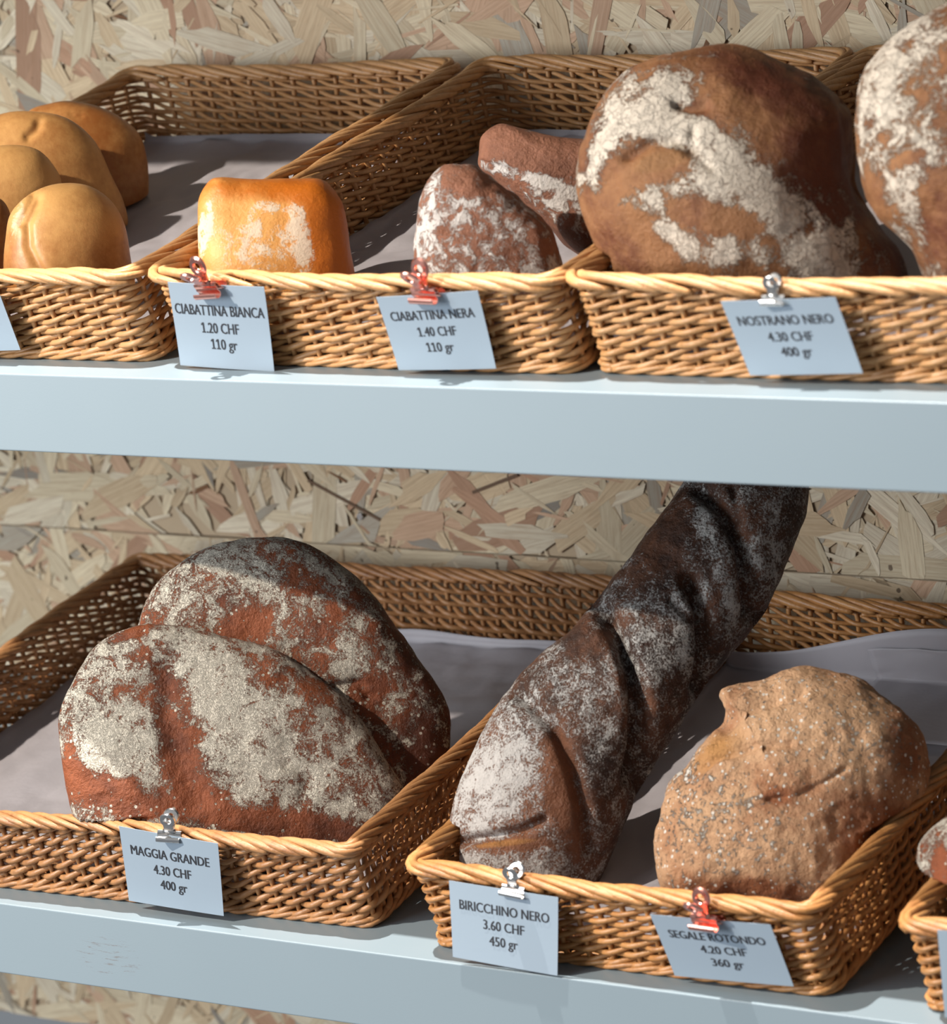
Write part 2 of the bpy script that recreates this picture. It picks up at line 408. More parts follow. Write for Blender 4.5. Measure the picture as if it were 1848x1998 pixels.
b1 = copy_tree(bu); place('U1', b1, BU, -0.4735, 0.0537, 0, -0.003, 0.1762, 'honey wicker basket full of plain golden buns', GU)
b3 = copy_tree(bu); place('U3', b3, BU, 0.2500, 0.0560, 0, -0.007, 0.1762, 'honey wicker basket under the two big round floured loaves', GU)
Basket.R = 0.008
bl, BL = build_basket(0.5211, DB, HB, 0.0165, 0.0057, 0.0026, M_wick_l, 23)
place('L1', bl, BL, -0.4145, 0.0374, LOWZ, 0.0326, 0.1491, 'wide amber wicker basket with two flat floured oval loaves leaning in it', GL)
Basket.R = 0.011
bm2, BM = build_basket(0.3276, DB, HB, 0.0205, 0.0047, 0.0023, M_wick_m, 37)
place('L2', bm2, BM, 0.0735, 0.0294, LOWZ, -0.0039, 0.1491, 'golden wicker basket with the long dark twisted loaf and a round rye loaf', GL)
b5 = copy_tree(bm2); c5 = at(1762, 1775, 0.008)
place('L3', b5, BM, float(c5[0]) + 0.1650, 0.030, LOWZ, 0.0, 0.1491, 'golden wicker basket cut off by the edge beside the rye loaf basket', GL)

# ------------------------------------------------------------------ paper liners
def liner(nm, label, front=0.022, back=0.008, side=0.004, seed=0, tear=None):
    B, M = FR[nm]; w, db = B.w - 2 * B.fx, B.db
    nx, ny = 70, 100; V = []; F = []
    hw = w / 2 - 0.009
    for j in range(ny + 1):
        for i in range(nx + 1):
            u = i / nx * 2 - 1; s_ = j / ny * (front + db + back) - front
            x = u * (hw)
            c = mnoise.noise(Vector((x * 18 + seed * 7, s_ * 10, seed))) ; c2 = mnoise.noise(Vector((x * 50, s_ * 30 + seed * 3, seed + 4)))
            f2 = front * (0.75 + 0.35 * mnoise.noise(Vector((x * 12, seed, 0)))); b2 = back * (0.95 + 0.55 * mnoise.noise(Vector((x * 11, seed + 9, 0))))
            if tear and back > 0.02: b2 = back * (1.0 + 0.5 * math.sin(x * 16 + 0.6)) 
            if s_ < 0:
                z = 0.009 + f2 * (-s_ / front); y = 0.011 - B.ff * z / B.h + 0.0005
            elif s_ > db:
                z = 0.012 + b2 * (s_ - db) / back; y = db - 0.012 - 0.002 * abs(c)
            else:
                y = 0.011 + (db - 0.023) * s_ / db; z = 0.0095 + 0.0055 * abs(c) + 0.003 * abs(c2)
                z += 0.006 * max(0, (abs(s_ / db - 0.5) * 2 - 0.93) / 0.07) * 0.3
            e = max(0, (abs(u) - 0.93) / 0.07); z += side * e * e
            V.append((x, y, z))
    for j in range(ny):
        for i in range(nx):
            a = j * (nx + 1) + i; F.append((a, a + 1, a + nx + 2, a + nx + 1))
    me = mesh('paper_liner', V, F)
    o = link('paper_liner', me, M_paper); o.matrix_world = M
    sm = o.modifiers.new('thickness', 'SOLIDIFY'); sm.thickness = 0.0003
    tag(o, label, 'paper', 'paper liners in the baskets'); return o
liner('U1', 'greyish white paper lining the basket of golden buns', seed=1)
liner('U2', 'greyish white paper lining the basket of the white roll and dark rolls', seed=2)
liner('U3', 'greyish white paper lining the basket under the two big round loaves', seed=3)
liner('L1', 'greyish white paper lining the wide basket of oval loaves', seed=4, back=0.010)
liner('L2', 'crumpled paper rising up the back of the basket with the twisted loaf', seed=5, back=0.034, tear=True)
liner('L3', 'greyish white paper in the basket cut off at the lower right edge', seed=6)

def loose_sheet():
    B, M = FR['L2']; Mi = np.array(M.inverted()); V = []; F = []; nx, ny = 30, 30
    p0 = at(1722, 1300, 0.49); x0 = (Mi[:3, :3] @ p0 + Mi[:3, 3])[0]; x1 = B.w / 2 - 0.012
    for j in range(ny + 1):
        for i in range(nx + 1):
            u, v = i / nx, j / ny
            x = x0 + (x1 - x0) * u + 0.010 * (1 - v) * (1 - u); c = mnoise.noise(Vector((x * 30, v * 3, 2.2)))
            if v < 0.5: y = B.db - 0.12 + (0.104) * v * 2; z = 0.0165 + 0.002 * abs(c)
            else: y = B.db - 0.016 - 0.002 * abs(c); z = 0.0165 + (v - 0.5) * 2 * (0.030 + 0.005 * c - 0.006 * max(0, 0.25 - u) * 4)
            V.append((x, y, z))
    for j in range(ny):
        for i in range(nx):
            a = j * (nx + 1) + i; F.append((a, a + 1, a + nx + 2, a + nx + 1))
    o = link('paper_sheet', mesh('paper_sheet', V, F), M_paper); o.matrix_world = M
    sm = o.modifiers.new('thickness', 'SOLIDIFY'); sm.thickness = 0.0003
    tag(o, 'loose paper sheet with a torn corner at the back, behind the rye loaf', 'paper')
loose_sheet()
# ------------------------------------------------------------------ loaves
def spline(px, n):
    P = np.array(px, float); m = len(P); out = []
    for i in range(m):
        p0, p1, p2, p3 = P[i - 1], P[i], P[(i + 1) % m], P[(i + 2) % m]
        for t in np.linspace(0, 1, 24, endpoint=False):
            out.append(0.5 * ((2 * p1) + (-p0 + p2) * t + (2 * p0 - 5 * p1 + 4 * p2 - p3) * t * t + (-p0 + 3 * p1 - 3 * p2 + p3) * t ** 3))
    out = np.array(out); d = np.r_[0, np.cumsum(np.linalg.norm(np.diff(np.vstack([out, out[:1]]), axis=0), axis=1))]
    q = np.linspace(0, d[-1], n, endpoint=False); o2 = np.vstack([out, out[:1]])
    return np.stack([np.interp(q, d, o2[:, 0]), np.interp(q, d, o2[:, 1])], 1)
def blobs(X, Y, lst):
    m = np.zeros_like(X)
    for (x, y, rx, ry, deg, a) in lst:
        c, s = math.cos(math.radians(deg)), math.sin(math.radians(deg))
        dx, dy = X - x, Y - y; u = (dx * c + dy * s) / rx; v = (-dx * s + dy * c) / ry
        m += a * np.exp(-(u * u + v * v) ** 1.5)
    return m
def polydist(X, Y, line):
    best = np.full(X.shape, 1e9); L = np.array(line, float)
    for a, b in zip(L[:-1], L[1:]):
        d = b - a; t = np.clip(((X - a[0]) * d[0] + (Y - a[1]) * d[1]) / (d @ d), 0, 1)
        best = np.minimum(best, np.hypot(X - a[0] - t * d[0], Y - a[1] - t * d[1]))
    return best
def finish(name, V, F, mat, label, cat, group, flour, tone, cut, f0, t0, relief, grooves, basket, origin):
    me = mesh(name, V, F)
    nv = len(V); Nn = np.zeros(nv * 3); me.vertices.foreach_get('normal', Nn); Nn = Nn.reshape(-1, 3)
    V = np.array(V, float)
    X, Y = project(V)
    toward = ((CAM - V) * Nn).sum(1) > 0
    for (sc_, amp) in relief:
        V += Nn * (amp * np.array([mnoise.noise(Vector((v - origin) * sc_ + 3.7)) for v in V]))[:, None]
    cutm = np.zeros(nv)
    for (line, wd, dep) in grooves:
        d = polydist(X, Y, line); g = np.exp(-(d / wd) ** 2) * toward
        V -= Nn * (dep * g)[:, None]; 
    if basket:
        B, M = FR[basket]; Mi = np.array(M.inverted()); Mf = np.array(M)
        L = V @ Mi[:3, :3].T + Mi[:3, 3]
        low = L[:, 2] < B.h + 0.004
        L[:, 2] = np.maximum(L[:, 2], 0.0145)
        zz = np.clip(L[:, 2], 0, B.h)
        L[low, 1] = np.maximum(L[low, 1], 0.0125 - B.ff * zz[low] / B.h)
        hw = B.w / 2 - B.fx - 0.0095
        L[low, 0] = np.clip(L[low, 0], -hw, hw)
        V = L @ Mf[:3, :3].T + Mf[:3, 3]
    V = V - origin
    me.vertices.foreach_set('co', V.ravel()); me.update()
    C = np.zeros((nv, 4)); C[:, 3] = 1
    C[:, 0] = f0 + np.where(toward, blobs(X, Y, flour), 0); C[:, 1] = t0 + np.where(toward, blobs(X, Y, tone), 0)
    C[:, 2] = np.where(toward, blobs(X, Y, cut), 0)
    ca = me.color_attributes.new('mask', 'FLOAT_COLOR', 'POINT'); ca.data.foreach_set('color', C.ravel())
    o = link(name, me, mat); o.location = origin
    return tag(o, label, cat, group)
def loaf(name, px, Y, tf, tb, mat, label, group=None, lean=0.0, turn=0.0, p=2.2, q=2.0, flour=(), tone=(), cut=(), f0=0.0, t0=0.3,
         relief=((12, 0.004), (35, 0.0012)), grooves=(), basket=None, n=230, K=44, peak=(0, 0), cat='bread', rings=None):
    O2 = spline(px, n); c2 = O2.mean(0); c0 = at(c2[0], c2[1], Y)
    nv = (CAM - c0); nv /= np.linalg.norm(nv); nv = nv + lean * np.array([0, 0, 1.0]) + turn * np.array([1.0, 0, 0]); nv /= np.linalg.norm(nv)
    O = []
    for (x, y) in O2:
        v = ray(x, y); O.append(CAM + v * ((c0 - CAM) @ nv) / (v @ nv))
    O = np.array(O)
    pk = RT * peak[0] + UP * peak[1]
    V = []; F = []
    rim = list(range(n)); V += list(O)
    for side, T in ((1, tf), (-1, tb)):
        prev = rim
        for k in range(K - 1, 0, -1):
            rho = math.sin(PI / 2 * k / K); off = T * (1 - rho ** p) ** (1 / q)
            cc = c0 + (pk * (off / T) if side > 0 else 0)
            ring = c0 + (O - c0) * rho + (cc - c0) * (1 - rho * 0) + nv * side * off
            b0 = len(V); V += list(ring); cur = list(range(b0, b0 + n))
            for i in range(n):
                j = (i + 1) % n
                f = (prev[i], prev[j], cur[j], cur[i])
                F.append(f[::-1] if side > 0 else f)
            prev = cur
        b0 = len(V); V.append(c0 + nv * side * T + (pk if side > 0 else 0))
        for i in range(n):
            j = (i + 1) % n; f = (prev[i], prev[j], b0); F.append(f[::-1] if side > 0 else f)
    # rows run clockwise or not depending on the outline; make the normals face outwards
    Va = np.array(V); f = F[0]; nn = np.cross(Va[f[1]] - Va[f[0]], Va[f[2]] - Va[f[0]])
    if nn @ (Va[f[0]] - c0) < 0: F = [g[::-1] for g in F]
    return finish(name, V, F, mat, label, cat, group, flour, tone, cut, f0, t0, relief, grooves, basket, c0)

M_bun = crust('golden_bun_crust', srgb(206, 154, 92), srgb(148, 88, 40), srgb(240, 220, 190), fl_amp=0.7, rough=0.42, bmp=0.15, spec_amt=0.1, tone_scale=14, tone_amp=1.6, gloss=0.4, fl_max=0.6)
M_cia = crust('white_roll_crust', srgb(232, 168, 92), srgb(200, 106, 24), srgb(240, 222, 196), fl_scale=60, fl_amp=1.3, rough=0.42, bmp=0.4, tone_scale=18, tone_amp=1.2, gloss=0.45, fl_max=0.8)
M_nera = crust('dark_roll_crust', srgb(150, 100, 76), srgb(100, 62, 44), srgb(222, 214, 206), fl_scale=95, fl_amp=2.0, fl_edge=0.25, rough=0.6, bmp=1.0, spec_amt=0.25, crack=0)
M_nos = crust('country_crust', srgb(150, 104, 68), srgb(96, 50, 32), srgb(224, 210, 192), fl_scale=44, fl_amp=2.1, fl_edge=0.22, rough=0.5, bmp=1.0, spec_amt=0.42, tone_amp=2.4, crack=130, mid=srgb(164, 116, 74))
M_mag = crust('floured_oval_crust', srgb(138, 74, 42), srgb(82, 40, 22), srgb(222, 212, 194), fl_scale=70, fl_amp=1.7, fl_edge=0.24, rough=0.5, bmp=1.0, spec_amt=0.42, spec_scale=650, crack=250, tone_amp=2.2, dots=300, dot_r=0.45, dot_p=0.3)
M_bir = crust('twisted_dark_crust', srgb(122, 76, 50), srgb(50, 31, 22), srgb(206, 202, 196), fl_scale=75, fl_amp=1.2, fl_edge=0.28, rough=0.5, bmp=1.0, spec_amt=0.5, spec_scale=600, mid=srgb(168, 112, 58), fl_max=0.8)
M_seg = crust('rye_crust', srgb(204, 160, 122), srgb(150, 92, 58), srgb(236, 226, 212), fl_scale=150, fl_amp=0.9, fl_edge=0.14, rough=0.65, bmp=1.6, spec_amt=0.28, spec_scale=300, tone_amp=2.0, dots=300, dot_r=0.42, dot_p=0.5, mid=srgb(208, 150, 92))

GB = 'golden buns in the upper basket'
# buns, back to front
loaf('bun', [(45, 216), (100, 195), (150, 196), (215, 218), (270, 258), (293, 310), (299, 370), (290, 420), (262, 452), (200, 480), (120, 470), (60, 400), (30, 300)], 0.335, 0.035, 0.028, M_bun,
     'darkest bun at the back of the pile, against the basket wall', GB, t0=0.75, basket='U1', relief=((9, 0.005),), grooves=[([(140, 222), (148, 226), (158, 224)], 6, 0.001)])  # shade at the back of the pile is put into the crust tone
loaf('bun', [(-110, 300), (-80, 240), (0, 214), (60, 214), (130, 232), (185, 275), (222, 335), (252, 390), (260, 440), (240, 500), (160, 520), (40, 480), (-60, 420)], 0.255, 0.032, 0.03, M_bun,
     'long shade-darkened bun with a small dimple, second from the back', GB, t0=0.45, basket='U1', relief=((9, 0.006),), grooves=[([(55, 265), (72, 250), (76, 238)], 9, 0.003)])  # crust tone raised to paint this bun's share of the shade
loaf('bun', [(-110, 400), (-100, 330), (-40, 290), (20, 281), (75, 293), (112, 330), (125, 362), (125, 420), (100, 480), (20, 500), (-60, 480)], 0.19, 0.03, 0.024, M_bun,
     'small smooth pale bun behind the front bun', GB, t0=0.2, basket='U1', relief=((9, 0.004),))
loaf('bun', [(-90, 470), (-80, 410), (-30, 385), (2, 388), (22, 420), (30, 480), (25, 560), (0, 600), (-60, 600), (-90, 540)], 0.125, 0.022, 0.02, M_bun,
     'orange-brown bun sliver cut off at the left edge', GB, t0=0.8, basket='U1', relief=((9, 0.003),))
loaf('bun', [(3, 450), (12, 410), (40, 380), (80, 362), (125, 357), (175, 366), (215, 393), (243, 435), (262, 490), (275, 545), (270, 600), (200, 640), (90, 640), (25, 600), (5, 530)], 0.105, 0.040, 0.03, M_bun,
     'round golden bun at the very front, creased on its left side', GB, t0=0.25, basket='U1', peak=(-0.006, 0.0), relief=((11, 0.006), (30, 0.0015)),
     flour=[(25, 430, 16, 60, 15, 0.5), (150, 470, 60, 40, 30, 0.15)], tone=[(235, 520, 60, 60, 0, 0.5), (20, 530, 30, 90, 0, 0.4), (55, 400, 14, 30, 30, .3)], grooves=[([(70, 380), (48, 430), (52, 480), (80, 530)], 10, 0.003), ([(60, 370), (30, 430)], 6, 0.002)])
# white roll
loaf('white_roll', [(378, 420), (380, 385), (392, 358), (408, 342), (430, 338), (470, 343), (520, 348), (575, 352), (625, 354), (650, 370), (672, 405), (686, 455), (698, 505), (706, 550), (706, 610), (640, 640), (480, 640), (405, 610), (392, 530), (382, 470)],
     0.105, 0.038, 0.036, M_cia, 'small square-ended golden white roll with a flour-dusted face', None, lean=0.1, p=4.5, q=2.6, basket='U2', t0=0.55, f0=-0.35, turn=0.0,
     flour=[(490, 470, 120, 95, 10, 0.80), (395, 440, 18, 70, 5, 0.75), (590, 460, 24, 90, -5, 0.7), (520,400,60,14,5,.5), (450, 375, 60, 12, 10, -.4)], tone=[(655, 470, 55, 130, -10, 0.8), (520, 365, 150, 26, 3, 0.4), (480, 470, 100, 90, 0, -0.5)], relief=((14, 0.005), (45, 0.0012)))
# dark rolls
GN = 'floured dark rolls beside the white roll'
loaf('dark_roll', [(930, 300), (933, 268), (955, 246), (985, 237), (1040, 255), (1100, 272), (1180, 284), (1230, 330), (1240, 420), (1200, 480), (1160, 500), (1110, 480), (1070, 440), (1010, 390), (960, 350), (932, 325)],
     0.225, 0.032, 0.03, M_nera, 'brown roll with a white floured band across it, lying behind the other dark roll', GN, lean=0.25, p=3.0, q=2.4, basket='U2', t0=0.35, f0=-0.15,
     flour=[(1010, 340, 90, 14, 14, 0.8), (1110, 385, 100, 34, 14, 0.8), (1110, 430, 70, 25, 30, 0.4), (1040, 290, 110, 24, 14, -0.2)], tone=[(1130, 470, 70, 26, 20, 0.7)], relief=((14, 0.004), (60, 0.0008)),
     grooves=[([(935, 318), (1010, 340), (1080, 352), (1150, 352)], 8, 0.002)])
loaf('dark_roll', [(806, 450), (812, 395), (832, 348), (866, 321), (902, 318), (932, 328), (985, 368), (1040, 412), (1078, 446), (1098, 490), (1115, 545), (1110, 610), (1000, 640), (880, 640), (815, 600), (808, 520)],
     0.115, 0.040, 0.034, M_nera, 'blunt dark roll with a cracked all-over flour coat, front of the two', GN, lean=0.05, p=3.6, q=2.4, basket='U2', t0=0.2, f0=0.42, K=50,
     flour=[(920, 350, 70, 22, 25, -0.55), (1060, 460, 20, 60, -35, -0.35), (830, 430, 25, 90, 10, 0.3), (840, 540, 30, 30, 0, 0.35)], relief=((16, 0.004), (70, 0.0014), (140, 0.0008)))
# big round country loaves
GC = 'big round floured loaves'
loaf('round_loaf', [(1657, 215), (1664, 150), (1700, 95), (1755, 48), (1830, 12), (1930, 0), (2040, 60), (2100, 200), (2090, 380), (2020, 560), (1900, 640), (1830, 600), (1795, 530), (1770, 480), (1715, 425), (1685, 360), (1666, 290)],
     0.140, 0.075, 0.065, M_nos, 'whitest round loaf, partly cut off by the right edge of the photo', GC, basket='U3', t0=0.3, f0=0.36, n=280, K=60,
     flour=[(1740, 130, 110, 110, 0, 0.6), (1700, 240, 60, 90, 0, 0.4), (1760, 380, 40, 80, -20, 0.35), (1800, 300, 60, 60, 0, .2), (1770, 310, 40, 14, -20, -0.9), (1835, 400, 45, 80, 0, -0.8), (1700, 390, 28, 60, -25, -0.7), (1830, 180, 60, 70, 10, -.25)], tone=[(1835, 420, 50, 90, 0, 0.4)],
     relief=((11, 0.007), (32, 0.002), (90, 0.0007)), grooves=[([(1700, 200), (1690, 270), (1715, 350), (1745, 400)], 7, 0.003), ([(1730, 310), (1770, 290), (1800, 270)], 8, 0.003)])
loaf('round_loaf', [(1131, 310), (1136, 265), (1160, 200), (1205, 140), (1270, 104), (1340, 90), (1410, 89), (1470, 100), (1540, 128), (1610, 168), (1655, 210), (1672, 280), (1688, 360), (1735, 430), (1772, 480), (1784, 540), (1770, 610), (1650, 660), (1450, 660), (1280, 620), (1200, 540), (1168, 470), (1140, 400)],
     0.150, 0.085, 0.07, M_nos, 'big round loaf with white flour patches and a red-brown bald crown', GC, basket='U3', t0=0.35, f0=0.10, n=300, K=64, peak=(-0.01, 0.0),
     flour=[(1640, 520, 70, 50, 40, .5), (1330, 150, 70, 40, -30, .35), (1450, 330, 70, 40, 30, .4), (1560, 430, 60, 40, 40, .4), (1300, 440, 34, 20, 40, .5), (1490, 500, 40, 20, 20, .4), (1290, 230, 50, 40, 0, .4), (1240, 190, 110, 75, -35, 0.75), (1170, 290, 26, 90, 12, 0.7), (1330, 250, 110, 50, 10, 0.45), (1390, 320, 130, 65, 25, 0.72), (1500, 400, 130, 50, 38, 0.62), (1270, 385, 60, 26, -10, 0.6), (1345, 480, 66, 24, 32, 0.85), (1420, 480, 26, 46, -20, 0.8), (1560, 500, 110, 55, 40, 0.55), (1430, 545, 26, 22, 0, .6), (1640, 440, 60, 40, 50, .35),
            (1480, 160, 110, 40, 22, -0.9), (1600, 270, 90, 60, 55, -1.1), (1280, 315, 80, 28, -14, -1.1), (1400, 425, 100, 26, 12, -0.9), (1570, 450, 60, 16, -12, -.5), (1190, 450, 50, 70, -20, -0.8), (1250, 520, 80, 24, 12, -0.7), (1370, 200, 26, 12, 15, -1.0), (1450, 525, 34, 24, 30, -.6), (1530, 250, 70, 40, 40, -.5)],
     tone=[(1600, 250, 120, 80, 50, 0.65), (1480, 150, 100, 40, 22, 0.5), (1380, 425, 140, 40, 10, -0.15), (1640, 400, 60, 60, 0, 0.9), (1740, 520, 60, 70, 0, .5)],  # last blob paints the shadow side at lower right as darker crust
     cut=[(1290, 312, 62, 20, -16, 1.2)],
     relief=((10, 0.008), (30, 0.0022), (90, 0.0008)), grooves=[([(1218, 305), (1265, 272), (1310, 268), (1345, 290)], 11, 0.0075), ([(1315, 188), (1345, 198), (1375, 196)], 9, 0.006), ([(1160, 180), (1168, 240), (1150, 300)], 9, 0.003), ([(1640, 200), (1665, 300), (1690, 380)], 10, 0.003), ([(1350, 250), (1345, 290), (1390, 330)], 9, 0.003)])
# flat oval loaves in the wide basket
GM = 'flat oval floured loaves'
loaf('oval_loaf', [(272, 1235), (284, 1180), (318, 1132), (360, 1096), (410, 1070), (465, 1057), (530, 1054), (590, 1064), (645, 1092), (695, 1128), (745, 1185), (795, 1255), (842, 1318), (874, 1365), (885, 1415), (884, 1470), (872, 1520), (830, 1580), (700, 1650), (480, 1620), (330, 1450), (285, 1320)],
     0.172, 0.036, 0.034, M_mag, 'oval floured loaf standing behind, half hidden by the front one', GM, lean=0.0, basket='L1', t0=0.35, f0=0.52, n=300, K=60, p=3.0, q=2.2,
     flour=[(460, 1110, 110, 40, 20, 0.25), (350, 1180, 60, 60, -30, 0.2), (700, 1300, 90, 60, 50, 0.25), (480, 1215, 45, 40, 0, -0.7), (720, 1350, 40, 40, 0, -0.75), (840, 1480, 50, 90, 0, -0.6), (600, 1130, 60, 25, 20, -.3), (655, 1230, 40, 60, 30, -.35), (800, 1300, 40, 90, -30, -.25)], tone=[(840, 1470, 60, 110, 0, 0.8), (780, 1270, 40, 120, -35, .5)],  # right edge: shade painted with deeper tone and less flour
     relief=((12, 0.006), (40, 0.0016), (110, 0.0006)), grooves=[([(560, 1262), (640, 1262)], 12, 0.003), ([(650, 1340), (700, 1330), (720, 1360)], 10, 0.003)])
loaf('oval_loaf', [(121, 1420), (128, 1370), (150, 1318), (185, 1268), (228, 1236), (280, 1221), (345, 1222), (410, 1238), (470, 1254), (530, 1266), (600, 1308), (658, 1352), (708, 1410), (750, 1472), (780, 1520), (796, 1565), (780, 1640), (700, 1700), (480, 1700), (280, 1690), (180, 1640), (142, 1570), (125, 1490)],
     0.097, 0.031, 0.030, M_mag, 'oval floured loaf in front with a dark brown stripe down its middle', GM, lean=0.03, basket='L1', t0=0.3, f0=0.74, n=320, K=64, p=3.2, q=2.2,
     flour=[(210, 1470, 70, 70, 10, 0.35), (430, 1350, 90, 80, 40, 0.35), (560, 1500, 120, 70, 30, 0.2), (370, 1490, 30, 50, 0, .1),
            (335, 1385, 38, 95, -6, -0.62), (365, 1500, 44, 90, -12, -0.72), (215, 1545, 110, 38, 22, -1.1), (400, 1570, 80, 40, 15, -.8), (600, 1615, 190, 26, 8, -0.95), (150, 1500, 22, 80, -12, -.6), (560, 1330, 110, 36, 30, -0.30), (250, 1232, 60, 14, -10, -.7), (720, 1540, 40, 90, -35, -.3), (250, 1345, 50, 26, -30, -.35), (560, 1560, 60, 40, 0, -.2), (300, 1280, 80, 30, 0, -.2)],
     tone=[(340, 1410, 40, 120, -8, 0.35), (200, 1550, 120, 50, 20, 0.05), (580, 1630, 220, 34, 5, 0.3)],
     relief=((12, 0.006), (40, 0.0016), (110, 0.0006)), grooves=[([(325, 1300), (325, 1400), (350, 1480), (385, 1560)], 26, 0.004), ([(215, 1250), (245, 1240), (280, 1232)], 7, 0.0035), ([(560, 1490), (600, 1510), (590, 1560)], 12, 0.002)])
# round rye loaf
loaf('rye_loaf', [(1281, 1670), (1284, 1620), (1305, 1530), (1330, 1492), (1352, 1452), (1402, 1402), (1400, 1350), (1430, 1335), (1500, 1324), (1560, 1309), (1630, 1312), (1695, 1340), (1755, 1382), (1800, 1435), (1816, 1500), (1806, 1575), (1775, 1640), (1730, 1710), (1640, 1790), (1500, 1810), (1380, 1800), (1310, 1770), (1287, 1720)],
     0.135, 0.065, 0.055, M_seg, 'round rye loaf with a split crust lip at its top', None, lean=0.1, basket='L2', t0=0.3, f0=0.18, n=320, K=64,
     flour=[(1400, 1600, 110, 100, 0, 0.18), (1640, 1420, 110, 60, 30, 0.1), (1700, 1600, 70, 90, 30, -.3), (1480, 1430, 90, 40, -30, -0.3), (1330, 1480, 20, 60, 20, 0.3)], tone=[(1720, 1640, 90, 70, -30, 0.7), (1450, 1740, 150, 30, 0, 0.8), (1770, 1440, 40, 100, -25, 0.5), (1560, 1380, 130, 50, 0, -0.3), (1520, 1550, 30, 18, 0, .7)],  # tone strip at top right paints the shadow of the shelf above
     cut=[(1420, 1440, 40, 40, 0, 0.5), (1370, 1475, 30, 50, 40, .6)],
     relief=((11, 0.006), (34, 0.003), (90, 0.0014), (180, 0.0007)), grooves=[([(1408, 1412), (1440, 1380), (1500, 1362), (1560, 1350)], 12, 0.006), ([(1330, 1520), (1400, 1470), (1460, 1452), (1540, 1448)], 9, 0.005), ([(1500, 1560), (1530, 1555)], 8, .004), ([(1560, 1550), (1620, 1520), (1650, 1500)], 6, .002)])
loaf('round_loaf', [(1782, 1690), (1787, 1645), (1815, 1610), (1860, 1580), (1940, 1560), (2060, 1600), (2110, 1700), (2090, 1840), (1980, 1900), (1880, 1870), (1815, 1790), (1788, 1740)],
     0.10, 0.05, 0.045, M_mag, 'floured reddish loaf cut off by the lower right edge', None, basket='L3', t0=0.1, f0=0.75, flour=[(1835, 1700, 26, 60, 0, -0.7)])

